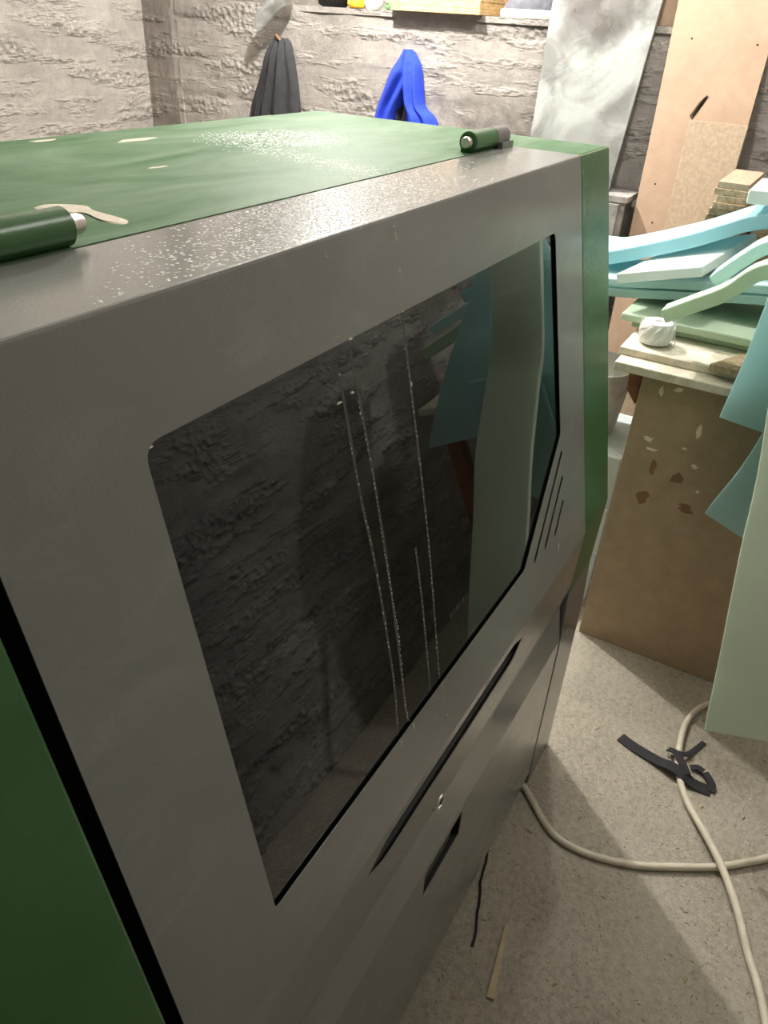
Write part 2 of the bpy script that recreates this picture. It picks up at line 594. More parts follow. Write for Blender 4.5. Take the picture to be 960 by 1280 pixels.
# ------------------------------------------------------------------ lamps: two room bulbs and an added fill
def ceiling_lamp(loc, watts, colr, rad, label):
    r = thing('ceiling_bulb', label, 'lamp', (loc[0], loc[1], TOPZ), 'bare bulbs under the ceiling')
    v, f = lathe([(0.05, 0), (0.05, -0.02), (0.015, -0.035)], 20, 'Z', (loc[0], loc[1], TOPZ))
    mesh_obj('ceiling_rose', v, f, 'lamp_metal', r, True)
    v, f = tube([(loc[0], loc[1], TOPZ - 0.03), (loc[0], loc[1], loc[2] + 0.15)], 0.004, 8)
    mesh_obj('cord', v, f, 'black_wire', r)
    v, f = lathe([(0.012, 0.16), (0.022, 0.15), (0.022, 0.095), (0.018, 0.09)], 18, 'Z', loc)
    mesh_obj('socket', v, f, 'lamp_metal', r, True)
    ld = bpy.data.lights.new('bulb_light', 'POINT')
    ld.energy = watts; ld.color = colr; ld.shadow_soft_size = rad
    lo = bpy.data.objects.new('bulb_light', ld)
    COL.objects.link(lo)
    lo.location = loc
    lo.parent = r
    lo.matrix_parent_inverse = r.matrix_world.inverted()
for (loc, w, c, rd), lb in zip(LAMPS, ('bare bulb hanging above the hung garments by the half wall',
                                       'bare bulb hanging above the leaning boards',
                                       'added fill bulb above the gap in front of the kiosk')):
    ceiling_lamp(loc, w, c, rd, lb)

# ------------------------------------------------------------------ the kiosk
KX0, KX1, DX0, DX1 = 0.04, 1.40, 0.196, 1.248
KZ, KB = 1.371, 0.957
SN, CS = 0.2066, 0.9784
def slant(u, s, e=0.0):
    return (u, 0.372 - SN * s - CS * e, KZ - CS * s + SN * e)
SNRM = (0, -CS, SN)
kiosk = thing('kiosk', 'green and grey steel kiosk cabinet with a sloping dark glass front', 'kiosk', (0.72, 0.6, 0))

ZB = 0.578  # where the green shell ends and the grey base begins
side = [(0.372, KZ), (0.238, 0.735), (0.2425, ZB), (KB, ZB), (KB, KZ)]
for xa, xb in ((KX0, 0.184), (1.2505, KX1)):
    bevel(mesh_obj('side_shell', *prism(side, xa, xb), 'green', kiosk), 0.003, 2)
tp = [(0.4945, KZ), (0.4945, KZ - 0.03), (KB, KZ - 0.03), (KB, KZ)]
top = mesh_obj('top_panel', *merge([box(0.1842, 1.2503, 0.4945, KB, KZ - 0.03, KZ + 0.0006), box(KX0 + 0.004, 0.1842, 0.378, KB - 0.004, KZ - 0.004, KZ + 0.0006), box(1.2503, KX1 - 0.004, 0.378, KB - 0.004, KZ - 0.004, KZ + 0.0006)]), 'green_top', kiosk)
top['label'] = 'dusty green top panel with plaster smears'
back = [(KB - 0.02, ZB), (KB, ZB), (KB, KZ - 0.03), (KB - 0.02, KZ - 0.03)]
mesh_obj('back_panel', *prism(back, 0.184, 1.2505), 'green', kiosk)
base = [(0.2425, ZB - 0.001), (0.2375, 0.463), (0.236, 0.0), (KB, 0.0), (KB, ZB - 0.001)]
bs = mesh_obj('base_frame', *merge([prism(base, KX0, 0.186), prism(base, 1.2545, KX1), box(0.186, 1.2545, KB - 0.03, KB, 0, ZB - 0.001)]), 'base_grey', kiosk)
bevel(bs, 0.002, 2)
inner = [(0.40, KZ - 0.02), (0.30, 0.80), (0.29, 0.02), (0.33, 0.02), (0.36, 0.8), (0.50, KZ - 0.02)]
mesh_obj('inner_frame', *prism(inner, 0.184, 1.2505), 'black_gap', kiosk)

# door: folded sheet with real openings
door_parts = []
TH = 0.0012
arc = [(0.4890, KZ - TH), (0.4890, KZ + 0.001), (0.3745, KZ + 0.001), (0.3728, KZ + 0.0004), (0.3720, KZ - 0.0010), (0.37162, KZ - 0.0020), (0.3745, KZ - 0.0027), (0.377, KZ - TH)]
door_parts.append(prism(arc, DX0, DX1))
win = rounded([(0.316, 0.09), (1.127, 0.09), (1.127, 0.404), (0.948, 0.558), (0.316, 0.556)], [0.016, 0.012, 0.008, 0.006, 0.006])
def slit(a, b, w=0.0048):
    a, b = Vector(a), Vector(b); d = (b - a).normalized(); n = Vector((-d.y, d.x)) * w
    return [tuple(a + n), tuple(b + n), tuple(b + d * w * 0.8), tuple(b - n), tuple(a - n), tuple(a - d * w * 0.8)]
slits = [slit((1.129, 0.436), (0.992, 0.566)), slit((1.129, 0.482), (1.040, 0.567)), slit((1.130, 0.527), (1.087, 0.568))]
door_parts.append(plate([(DX0, 0.002), (DX1, 0.002), (DX1, 0.650), (DX0, 0.650)], [win] + slits, lambda u, s: slant(u, s), SNRM, TH))
KY, KZK = slant(0, 0.650)[1], slant(0, 0.650)[2]
P3 = (0.2415, 0.602)
def vfn(u, v):
    t_ = (v - P3[1]) / (KZK - P3[1])
    return (u, P3[0] + (KY - P3[0]) * t_, v)
handle = rounded([(0.460, 0.695), (0.505, 0.7175), (0.905, 0.7175), (0.942, 0.700), (0.915, 0.674), (0.500, 0.674)], [0.0, 0.02, 0.02, 0.0, 0.02, 0.02])
door_parts.append(plate([(DX0, P3[1]), (DX1, P3[1]), (DX1, KZK), (DX0, KZK)], [handle], vfn, (0, -1, 0), TH))
vee = [P3, (0.2525, 0.547), (0.2385, 0.463), (0.2415, 0.463), (0.2555, 0.547), (P3[0] + TH, P3[1])]
door_parts.append(prism(vee, DX0, DX1))
slot2 = [(0.650, 0.447), (0.780, 0.447), (0.780, 0.384), (0.650, 0.384)]
door_parts.append(plate([(DX0, 0.045), (DX1, 0.045), (DX1, 0.463), (DX0, 0.463)], [slot2], lambda u, v: (u, 0.2370 + 0.0015 * (v - 0.045) / 0.418, v), (0, -1, 0), TH))
door_parts.append(box(DX0, DX0 + TH, 0.245, 0.285, 0.05, 0.735))
door = mesh_obj('door', *merge(door_parts), 'door_grey', kiosk)
door['label'] = 'grey hinged door folded over the top edge'

# glass, gasket, vents behind the openings
def slantplate(name, outl, e, th, mat, par):
    return mesh_obj(name, *plate(outl, [], lambda u, s: slant(u, s, e), SNRM, th), mat, par)
gl = slantplate('window_pane', [(0.305, 0.078), (1.138, 0.078), (1.138, 0.409), (0.955, 0.568), (0.305, 0.568)], -0.0042, 0.004, 'black_glass', door)
gl['label'] = 'glossy black glass pane'
slantplate('vent_backing', [(0.965, 0.59), (1.16, 0.59), (1.16, 0.415), (1.13, 0.415)], -0.012, 0.002, 'black_gap', door)
# handle recess pan
hp = [(0.2445, 0.721), (0.2445, 0.677), (0.268, 0.690), (0.268, 0.718)]
mesh_obj('handle_recess', *merge([box(0.45, 0.955, 0.256, 0.260, 0.660, 0.728), box(0.45, 0.955, 0.2455, 0.260, 0.660, 0.6735)]), 'dark_recess', door)
# receipt slot
rs = mesh_obj('receipt_slot', *merge([box(0.642, 0.788, 0.262, 0.266, 0.375, 0.455), box(0.642, 0.788, 0.2400, 0.262, 0.375, 0.3835), box(0.642, 0.788, 0.2400, 0.262, 0.4475, 0.455), box(0.642, 0.6495, 0.2400, 0.262, 0.3835, 0.4475), box(0.7805, 0.788, 0.2400, 0.262, 0.3835, 0.4475)]), 'black_gap', door)
fl = mesh_obj('flap', *prism([(0.2440, 0.4468), (0.2455, 0.4468), (0.2480, 0.3842), (0.2465, 0.3842)], 0.653, 0.757), 'lamp_metal', door)
fl['label'] = 'grey tilting slot flap'
for i, ux in enumerate((0.702, 0.717, 0.732)):
    prf = [(0.2425, 0.441), (0.2445, 0.441), (0.2470, 0.392), (0.2450, 0.392)]
    V, F = prism(prf, ux, ux + 0.004)
    V = [(x + 0.008 + (z - 0.416) * 0.35, y, z) for x, y, z in V]
    mesh_obj('flap_ridge', V, F, 'door_grey', door)
# lock
lk = mesh_obj('lock', *lathe([(0.0145, 0.010), (0.0145, -0.003), (0.013, -0.005), (0.0088, -0.005), (0.0082, -0.002)], 28, 'Y', (0.678, 0.2455, 0.582)), 'chrome', door, True)
lk['label'] = 'chrome cam lock'
mesh_obj('keyhole', *box(0.6768, 0.6792, 0.2405, 0.250, 0.5765, 0.5875), 'black_gap', door)
mesh_obj('lock_plug', *lathe([(0.0080, 0.004), (0.0080, -0.0025), (0.0066, -0.0035)], 24, 'Y', (0.678, 0.2455, 0.582)), 'lamp_metal', door, True)

# dried drips and marks on the door
def drip(pts, e, seed, w0=0.0011, dense=0.75, film=True):
    rnd = random.Random(seed)
    parts = []
    P = crom([(u, s, 0) for u, s in pts], 14)
    on = []
    for i in range(len(P) - 1):
        if rnd.random() > dense:
            continue
        a, b = P[i], P[i + 1]
        ee = e if callable(e) is False else e((a.y + b.y) / 2)
        w = w0 * rnd.uniform(0.5, 1.7)
        dx = rnd.uniform(-0.0009, 0.0009)
        l0 = rnd.uniform(0.0, 0.25); l1 = rnd.uniform(0.6, 1.0)
        q0 = a.lerp(b, l0); q1 = a.lerp(b, l1); qm = a.lerp(b, (l0 + l1) / 2)
        ring = [(q0.x + dx, q0.y), (qm.x + dx + w, qm.y), (q1.x + dx, q1.y), (qm.x + dx - w * rnd.uniform(0.5, 1), qm.y)]
        V = [slant(u, s, ee - 0.0003) for u, s in ring] + [slant(qm.x + dx, qm.y, ee + 0.0007)]
        parts.append((V, [(0, 1, 4), (1, 2, 4), (2, 3, 4), (3, 0, 4), (3, 2, 1, 0)]))
    o = mesh_obj('dried_drip', *merge(parts), 'plaster', door)
    o['label'] = 'thin dried white plaster drip'; o['kind'] = 'stuff'
    if film:
        V, F = [], []
        for i, p in enumerate(P):
            ee = e if not callable(e) else e(p.y)
            w = 0.0019 + 0.0008 * noise.noise(Vector((p.x * 50, p.y * 40, seed)))
            V += [slant(p.x - w, p.y, ee + 0.0001), slant(p.x + w, p.y, ee + 0.0001), slant(p.x + w, p.y, ee - 0.0002), slant(p.x - w, p.y, ee - 0.0002)]
            if i:
                k = 4 * i
                F += [(k - 4, k - 3, k + 1, k), (k - 2, k - 1, k + 3, k + 2), (k - 3, k - 2, k + 2, k + 1), (k - 1, k - 4, k, k + 3)]
        return V, F
EG = lambda s: -0.0040 if 0.09 < s < 0.556 else 0.0002
drip([(0.673, 0.008), (0.674, 0.022)], EG, 1, 0.0016, 1.0, False)
drip([(0.674, 0.045), (0.673, 0.059), (0.671, 0.099), (0.676, 0.167)], EG, 2, 0.0010, 0.75)
drip([(0.676, 0.167), (0.677, 0.25), (0.676, 0.362), (0.671, 0.448), (0.664, 0.554), (0.666, 0.622)], EG, 3, 0.0010, 0.8)
drip([(0.554, 0.010), (0.555, 0.016)], EG, 4, 0.0022, 0.6, False)
drip([(0.555, 0.032), (0.553, 0.075), (0.554, 0.119)], EG, 5, 0.0010, 0.3, False)
drip([(0.553, 0.173), (0.556, 0.242), (0.562, 0.309), (0.565, 0.411), (0.564, 0.488), (0.555, 0.570)], EG, 6, 0.0011, 0.6)
drip([(0.576, 0.15), (0.583, 0.228), (0.583, 0.301), (0.585, 0.372), (0.587, 0.437), (0.58, 0.524), (0.586, 0.570)], EG, 7, 0.0011, 0.85)
drip([(0.646, 0.356), (0.646, 0.399), (0.644, 0.465), (0.639, 0.534), (0.635, 0.620)], EG, 8, 0.0008, 0.6)
for pts in ([(0.676, 0.10), (0.677, 0.25), (0.676, 0.362), (0.671, 0.448), (0.664, 0.552)], [(0.553, 0.12), (0.556, 0.242), (0.562, 0.309), (0.565, 0.411), (0.564, 0.488), (0.556, 0.552)], [(0.646, 0.35), (0.646, 0.399), (0.644, 0.465), (0.639, 0.552)], [(0.575, 0.10), (0.583, 0.228), (0.585, 0.372), (0.58, 0.552)]):
    P = crom([(u, s, 0) for u, s in pts], 12)
    V, F = [], []
    for i, p in enumerate(P):
        w = 0.0022 + 0.0008 * noise.noise(Vector((p.x * 50, p.y * 40, 3)))
        V += [slant(p.x - w, p.y, -0.0041), slant(p.x + w, p.y, -0.0041)]
        if i:
            k = 2 * i
            F.append((k - 2, k - 1, k + 1, k))
    mesh_obj('drip_trace', V, F, 'faint_print', door)
# plaster clots on the window edge, faint print on the glass
for k, (u, s, e, a, b) in enumerate([(0.572, 0.0900, 0.0, 0.0045, 0.0014), (0.545, 0.142, -0.004, 0.005, 0.0011), (0.568, 0.140, -0.004, 0.0026, 0.0014), (0.677, 0.168, -0.004, 0.0015, 0.003), (0.322, 0.0935, -0.002, 0.004, 0.0010), (1.10, 0.60, 0.0, 0.002, 0.010)]):
    pl = [(u + a * math.cos(q) * random.uniform(0.6, 1.1), s + b * math.sin(q) * random.uniform(0.6, 1.1)) for q in [i * math.pi / 4 for i in range(8)]]
    blob('plaster_clot', pl, 0, 0.0012, 'plaster', door, lambda x, y, h, e=e: slant(x, y, e + h))
for k in range(9):
    u = 0.708 + k * 0.0062
    w = 0.0022 if k % 3 else 0.0035
    mesh_obj('faint_lettering', *plate([(u, 0.482), (u + w, 0.482), (u + w + 0.0005, 0.490), (u + 0.0005, 0.490)], [], lambda x, s: slant(x, s, -0.0040), SNRM, 0.0001), 'faint_print', door)

# plaster stains on the top panel
blob('plaster_stain', [(0.469, 0.626), (0.488, 0.629), (0.507, 0.603), (0.498, 0.578), (0.492, 0.532), (0.478, 0.520), (0.473, 0.539), (0.483, 0.574), (0.471, 0.588), (0.463, 0.604)], KZ, 0.0016, 'plaster', top)
for (cx, cy, a, b, n_) in ((0.735, 0.935, 0.03, 0.008, 3), (0.83, 0.87, 0.05, 0.014, 2), (0.70, 0.70, 0.024, 0.004, 1)):
    ol = [(cx + a * math.cos(q) * random.uniform(0.5, 1.1), cy + b * math.sin(q) * random.uniform(0.5, 1.1)) for q in [i * math.pi / 5 for i in range(10)]]
    blob('plaster_stain', ol, KZ, 0.001, 'plaster', top)
# crusted sparkling salt patch: tiny raised grains
def grains(outline_fn, n, seed, z, size, mat, par, name):
    rnd = random.Random(seed); parts = []
    for _ in range(n):
        p = outline_fn(rnd)
        if p is None:
            continue
        r = size * rnd.uniform(0.5, 1.4); a = rnd.uniform(0, 6.28)
        V = [(p[0] + r * math.cos(a + k * 1.571), p[1] + r * math.sin(a + k * 1.571), z) for k in range(4)] + [(p[0], p[1], z + r * 0.25)]
        parts.append((V, [(0, 1, 4), (1, 2, 4), (2, 3, 4), (3, 0, 4)]))
    o = mesh_obj(name, *merge(parts), mat, par)
    o['kind'] = 'stuff'
    return o
def wetline(rnd):
    segs = [((0.96, 0.83), (1.08, 0.795)), ((1.08, 0.795), (1.10, 0.72)), ((0.93, 0.80), (0.90, 0.66)), ((0.90, 0.66), (0.885, 0.565)), ((0.885, 0.565), (0.85, 0.498)), ((0.95, 0.82), (1.06, 0.74)), ((0.93, 0.75), (1.05, 0.70)), ((1.0, 0.81), (0.99, 0.70)), ((0.99, 0.70), (1.08, 0.71))]
    (a, b) = rnd.choice(segs); t_ = rnd.random(); g = rnd.gauss(0, 0.022)
    x = a[0] + (b[0] - a[0]) * t_ + g; y = a[1] + (b[1] - a[1]) * t_ + rnd.gauss(0, 0.017)
    return (x, y) if 0.497 < y < 0.95 else None
grains(wetline, 2600, 5, KZ + 0.0006, 0.0013, 'salt_glint', top, 'plaster_crust')

# hinges
def hinge(xg0, xg1, xs0, xs1, pin0, pin1, lab):
    h = mesh_obj('hinge', *lathe([(0.011, xg0), (0.0145, xg0 + 0.003), (0.0145, xg1 - 0.001), (0.0135, xg1)], 28, 'X', (0, 0.503, KZ + 0.0145)), 'green', kiosk, True)
    h['label'] = lab
    mesh_obj('grey_knuckle', *lathe([(0.0135, xs0), (0.0145, xs0 + 0.001), (0.0145, xs1 - 0.003), (0.011, xs1)], 28, 'X', (0, 0.503, KZ + 0.0145)), 'base_grey', h, True)
    mesh_obj('hinge_pin', *lathe([(0.0065, pin0 + 0.002), (0.008, pin0 + 0.004), (0.008, pin1 - 0.004), (0.0062, pin1)], 20, 'X', (0, 0.503, KZ + 0.0145)), 'steel_pin', h, True)
    mesh_obj('weld_foot', *merge([box(min(xg0, xg1) + 0.004, max(xg0, xg1) - 0.002, 0.498, 0.515, KZ, KZ + 0.006)]), 'green', h)
    mesh_obj('weld_foot', *merge([box(min(xs0, xs1) + 0.002, max(xs0, xs1) - 0.004, 0.482, 0.4905, KZ, KZ + 0.010)]), 'base_grey', h)
# white specks stand in for lamp glitter on the folded door top
def glitter_specks(rnd):
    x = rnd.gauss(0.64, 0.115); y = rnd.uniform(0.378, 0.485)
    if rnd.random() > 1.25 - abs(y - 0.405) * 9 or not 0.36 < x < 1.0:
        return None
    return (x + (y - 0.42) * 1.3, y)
grains(glitter_specks, 4600, 9, KZ + 0.0011, 0.0014, 'salt_glint', door, 'lamp_glitter')
hinge(1.120, 1.200, 1.201, 1.250, 1.110, 1.195, 'green barrel hinge with a grey knuckle')
hinge(0.318, 0.402, 0.262, 0.317, 0.36, 0.418, 'green barrel hinge with a protruding steel pin')

# ------------------------------------------------------------------ work table and its load
TZ = 0.858
table = thing('work_table', 'rough chipboard work table with a brown fibreboard front', 'table', (2.2, -0.1, 0))
tt = mesh_obj('tabletop', *box(1.835, 2.76, -0.42, 0.375, TZ - 0.022, TZ), 'tabletop', table); bevel(tt, 0.003, 2)
pn = slab('front_panel', [(1.863, 0.306, 0.0), (1.863, -0.12, 0.0), (1.863, -0.12, TZ - 0.022), (1.863, 0.306, TZ - 0.022)], 0.016, 'fibreboard', table)
pn['label'] = 'brown fibreboard panel with paint smudges'
for (x, y) in ((1.93, 0.265), (2.60, 0.265), (2.60, -0.38), (1.93, -0.38)):
    mesh_obj('leg', *box(x - 0.022, x + 0.022, y - 0.022, y + 0.022, 0, TZ - 0.022), 'rust_wood', table)
br = slab('brace', [(1.885, 0.345, 0.832), (1.885, 0.31, 0.832), (1.885, 0.312, 0.74), (1.885, 0.34, 0.775)], 0.03, 'rust_wood', table)
for k, (y, z, a, b, m_) in enumerate([(0.225, 0.60, 0.010, 0.024, 'stain_brown'), (0.165, 0.585, 0.018, 0.022, 'stain_brown'), (0.23, 0.505, 0.02, 0.022, 'stain_brown'), (0.12, 0.51, 0.024, 0.014, 'stain_brown'), (0.255, 0.80, 0.008, 0.016, 'plaster'), (0.215, 0.815, 0.016, 0.007, 'plaster'), (0.145, 0.72, 0.007, 0.024, 'plaster'), (0.255, 0.67, 0.016, 0.008, 'plaster'), (0.165, 0.67, 0.010, 0.004, 'plaster'), (0.13, 0.63, 0.012, 0.006, 'plaster'), (0.105, 0.565, 0.008, 0.006, 'plaster'), (0.24, 0.645, 0.02, 0.004, 'plaster')]):
    ol = [(y + a * math.cos(q) * random.uniform(0.4, 1.1), z + b * math.sin(q) * random.uniform(0.4, 1.1)) for q in [i * math.pi / 5 for i in range(10)]]
    blob('paint_smudge', ol, 0, 0.0007, m_, pn, lambda u, v_, h: (1.863 - h, u, v_))

V, F = box(1.893, 2.42, -0.32, 0.382, TZ + 0.0005, TZ + 0.0185)
o = mesh_obj('shelf_board', V, F, 'tabletop'); bevel(o, 0.0015)
tag(o, 'pale board lying on the work table under the twine ball', 'board')
V = [(1.865, 0.165, TZ + 0.019), (1.86, 0.02, TZ + 0.019), (2.05, 0.0, TZ + 0.019), (1.985, 0.115, TZ + 0.019)]
V2 = [(x, y, z + 0.016) for x, y, z in V]
o = mesh_obj('board_offcut', V + V2, [(0, 1, 2, 3), (7, 6, 5, 4), (0, 4, 5, 1), (1, 5, 6, 2), (2, 6, 7, 3), (3, 7, 4, 0)], 'chip_edge'); bevel(o, 0.001)
tag(o, 'grey-brown wedge of chipboard lying on the pale board', 'offcut')

# twine ball
TW = (1.972, 0.318, TZ + 0.0185)
tw = thing('twine_ball', 'white ball of twine on the pale board', 'twine', TW)
prof = []
for i in range(25):
    q = i / 24
    h = 0.002 + 0.056 * q
    r = 0.0335 + 0.0085 * math.sin(math.pi * min(1, q * 1.02)) ** 0.7 + 0.0006 * (i % 2)
    prof.append((r if 0 < i < 24 else r - 0.004, h))
prof += [(0.020, 0.0590), (0.011, 0.0575), (0.009, 0.040)]
mesh_obj('wound_core', *lathe(prof, 36, 'Z', TW), 'twine_white', tw, True)
for k in range(12):
    a0 = k * 2 * math.pi / 12
    pts = [(TW[0] + 0.0425 * math.cos(a0 + s * 0.9), TW[1] + 0.0425 * math.sin(a0 + s * 0.9), TW[2] + 0.008 + 0.044 * s) for s in [i / 8 for i in range(9)]]
    mesh_obj('strand', *tube(pts, 0.0011, 5), 'twine_white', tw, True)
pts = crom([(TW[0] - 0.005, TW[1] - 0.043, TW[2] + 0.045), (TW[0] - 0.01, TW[1] - 0.050, TW[2] + 0.02), (TW[0] - 0.015, TW[1] - 0.058, TW[2] + 0.0015), (TW[0] - 0.03, TW[1] - 0.08, TW[2] + 0.0012)], 6)
mesh_obj('loose_end', *tube(pts, 0.0011, 5), 'twine_white', tw, True)

# --- foam sheets heaped on the table
FO = 'foam sheets heaped on the work table'
def foam_x(path, x0, x1, thick, mat, label, dy=0.0, dz=0.0, wob=0.0):
    A = [(x0, y, z) for y, z in path]
    B = [(x1, y + dy, z + dz) for y, z in path]
    o = sheet('foam_sheet', A, B, thick, mat, None, 6, 5, 0.005, wob)
    return tag(o, label, 'foam', FO)
foam_x([(0.40, 0.8875), (0.36, 0.8875), (0.1, 0.8875), (-0.1, 0.8875), (-0.38, 0.8875)], 2.06, 2.40, 0.020, 'foam_green', 'shaded green foam sheet lying lowest on the table board')
foam_x([(0.425, 0.9085), (0.36, 0.9085), (0.1, 0.9085), (-0.1, 0.9085), (-0.38, 0.9085)], 2.03, 2.38, 0.019, 'foam_green', 'yellow-green foam sheet with a cut end behind the twine ball')
foam_x([(0.66, 0.931), (0.58, 0.931), (0.482, 0.933), (0.288, 0.960), (0.05, 0.990), (-0.15, 0.972), (-0.38, 0.948)], 2.14, 2.40, 0.023, 'foam_aqua', 'sagging aqua foam sheet resting on the yellow-green one')
foam_x([(0.66, 0.956), (0.58, 0.956), (0.490, 0.959), (0.298, 0.987), (0.05, 1.018), (-0.15, 0.999), (-0.38, 0.975)], 2.14, 2.40, 0.023, 'foam_aqua', 'pale aqua foam sheet squeezed under the short square-ended piece')
o = sheet('foam_sheet', [(2.06, 0.464, 0.992), (2.06, 0.365, 1.019), (2.06, 0.261, 1.047)], [(2.40, 0.38, 1.018), (2.40, 0.29, 1.050), (2.40, 0.19, 1.080)], 0.026, 'foam_pale', None, 6, 6, 0.004)
tag(o, 'short pale foam piece with a square green-tinted end', 'foam', FO)
foam_x([(0.66, 0.998), (0.577, 1.000), (0.517, 1.010), (0.346, 1.076), (0.257, 1.119), (0.193, 1.149), (0.105, 1.163), (-0.12, 1.14), (-0.38, 1.09)], 2.20, 2.43, 0.036, 'foam_blue', 'long light blue foam sheet arching above the square-ended piece')
foam_x([(0.223, 1.209), (0.13, 1.211), (0.0, 1.206), (-0.2, 1.18), (-0.38, 1.14)], 2.20, 2.43, 0.034, 'foam_pale', 'whitish foam end on top of the heap beside the chipboard offcuts')
foam_x([(0.220, 1.052), (0.17, 1.108), (0.124, 1.147), (0.03, 1.175), (-0.15, 1.115), (-0.38, 1.05)], 1.955, 2.05, 0.030, 'foam_aqua', 'narrow aqua foam strip sloping down to the square-ended piece')
foam_x([(0.298, 0.972), (0.245, 1.006), (0.175, 1.052), (0.115, 1.110), (0.0, 1.14), (-0.15, 1.08), (-0.38, 1.0)], 1.88, 1.945, 0.034, 'foam_green', 'bent pale green foam strip hanging down towards the twine ball')

# hanging sheets over the table front
A = [(2.06, 0.0, 1.225), (1.93, 0.03, 1.228), (1.83, 0.082, 1.17), (1.800, 0.087, 1.06), (1.797, 0.094, 0.93), (1.800, 0.106, 0.801)]
B = [(2.06, -0.20, 1.225), (1.93, -0.16, 1.228), (1.83, -0.13, 1.17), (1.800, -0.21, 1.045), (1.797, -0.31, 0.90), (1.800, -0.395, 0.751)]
o = sheet('foam_sheet', A, B, 0.020, 'foam_flap', None, 6, 8, 0.003)
tag(o, 'light blue foam flap hanging over the table front with a straight lower edge', 'foam', FO)
A = [(1.773, 0.0, 0.93), (1.773, 0.005, 0.86), (1.773, 0.010, 0.79), (1.760, 0.030, 0.70), (1.765, 0.058, 0.61), (1.790, 0.070, 0.557)]
B = [(1.773, -0.20, 0.93), (1.773, -0.20, 0.86), (1.773, -0.18, 0.76), (1.765, -0.13, 0.66), (1.772, -0.08, 0.57), (1.790, -0.031, 0.520)]
o = sheet('foam_sheet', A, B, 0.014, 'foam_flap', None, 6, 8, 0.003)
tag(o, 'pointed blue foam flap hanging below the straight-edged one', 'foam', FO)
A = [(1.98, 0.03, 1.275), (1.865, 0.058, 1.265), (1.772, 0.062, 1.13), (1.748, 0.038, 0.988), (1.709, 0.018, 0.898), (1.638, -0.011, 0.748), (1.570, -0.029, 0.607), (1.475, -0.060, 0.408), (1.399, -0.083, 0.248)]
B = [(1.98, -0.10, 1.275), (1.865, -0.08, 1.265), (1.772, -0.075, 1.12), (1.748, -0.105, 0.985), (1.709, -0.132, 0.892), (1.642, -0.165, 0.760), (1.575, -0.180, 0.620), (1.480, -0.205, 0.430), (1.412, -0.220, 0.280)]
o = sheet('foam_sheet', A, B, 0.016, 'foam_long', None, 6, 8, 0.003)
tag(o, 'long greenish foam sheet hanging lowest in front of the table', 'foam', FO)

# --- chipboard offcuts stacked at the back of the table
rnd = random.Random(4)
zc = TZ + 0.0005
tops = [(0.341, 0.256), (0.346, 0.25), (0.336, 0.24), (0.348, 0.235), (0.338, 0.25), (0.344, 0.24)]
n_off = 19
for k in range(n_off):
    h = 0.0178
    y1 = 0.338 + rnd.uniform(-0.008, 0.012); y0 = 0.245 + rnd.uniform(-0.012, 0.008)
    x0 = 2.49 + rnd.uniform(-0.012, 0.012)
    if k == n_off - 1:
        y1, y0, x0 = 0.337, 0.253, 2.49
    o = mesh_obj('chipboard_offcut', *box(x0, x0 + 0.30, y0, y1, zc, zc + h - 0.0006), 'chipboard' if k == n_off - 1 else 'chip_edge'); bevel(o, 0.001, 1)
    zc += h
    ORD = ('first', 'second', 'third', 'fourth', 'fifth', 'sixth', 'seventh', 'eighth', 'ninth', 'tenth', 'eleventh', 'twelfth', 'thirteenth', 'fourteenth', 'fifteenth', 'sixteenth', 'seventeenth', 'eighteenth', 'nineteenth')
    lab = 'chipboard strip, %s from the top of the offcut stack before the chipboard sheet' % ORD[n_off - 1 - k]
    if k == n_off - 1:
        lab = 'topmost chipboard strip of the offcut stack with a bright upper face'
    tag(o, lab, 'offcut', 'chipboard offcuts stacked at the back of the table')
zc = TZ + 0.0005
for k in range(18):
    o = mesh_obj('chipboard_offcut', *box(2.51, 2.76, 0.10 + rnd.uniform(-0.01, 0.01), 0.212 + rnd.uniform(-0.008, 0.004), zc, zc + 0.0172), 'chip_edge'); bevel(o, 0.001, 1)
    zc += 0.0178
    tag(o, 'chipboard strip, %s from the top of the wider offcut stack' % ORD[17 - k], 'offcut', 'second stack of chipboard offcuts')

# ------------------------------------------------------------------ boards leaning on the half wall
cr = thing('crate', 'dusty grey plank crate carrying the plastered board', 'crate', (2.85, 0.86, 0))
for k in range(6):
    z0 = 0.006 + k * 0.174
    mesh_obj('plank', *box(2.872, 2.888, 0.672, 1.16, z0, z0 + 0.166), 'dusty_wood', cr)
for y in (0.70, 1.12):
    for x in (2.889, 2.985):
        mesh_obj('post', *box(x, x + 0.03, y - 0.018, y + 0.022, 0, 1.036), 'dusty_wood', cr)
mesh_obj('lid', *box(2.868, 3.02, 0.665, 1.165, 1.0362, 1.055), 'dusty_wood', cr)
mesh_obj('front_batten', *box(2.856, 2.8715, 0.69, 0.725, 0.01, 1.03), 'dusty_wood', cr)

o = slab('plastered_board', [(2.929, 0.752, 1.0565), (2.929, 1.076, 1.0565), (3.085, 1.108, 1.92), (3.085, 0.712, 1.92)], 0.012, 'plaster_board')
tag(o, 'tall grey board smeared with white plaster leaning on the half wall', 'board')
def lean(y, z, off=0.0):
    return (2.72 + 0.2 * z - off, y, z)
hs = thing('hardboard_sheet', 'tall tan hardboard sheet with a burnt slot leaning on the half wall', 'board', (2.72, 0.48, 0))
slot_h = [(0.534, 1.306), (0.541, 1.316), (0.527, 1.352), (0.514, 1.372), (0.508, 1.368), (0.519, 1.340)]
V, F = plate([(0.60, 0.005), (0.335, 0.005), (0.372, 1.87), (0.692, 1.87), (0.655, 1.2)], [slot_h], lambda y, z: lean(y, z), (-0.9806, 0, 0.196), 0.010)
mesh_obj('sheet_panel', V, F, 'hardboard', hs)
slot_b = [(0.508 + (y - 0.523) * 1.35 + 0.016, 1.338 + (z - 1.338) * 1.12) for y, z in slot_h]
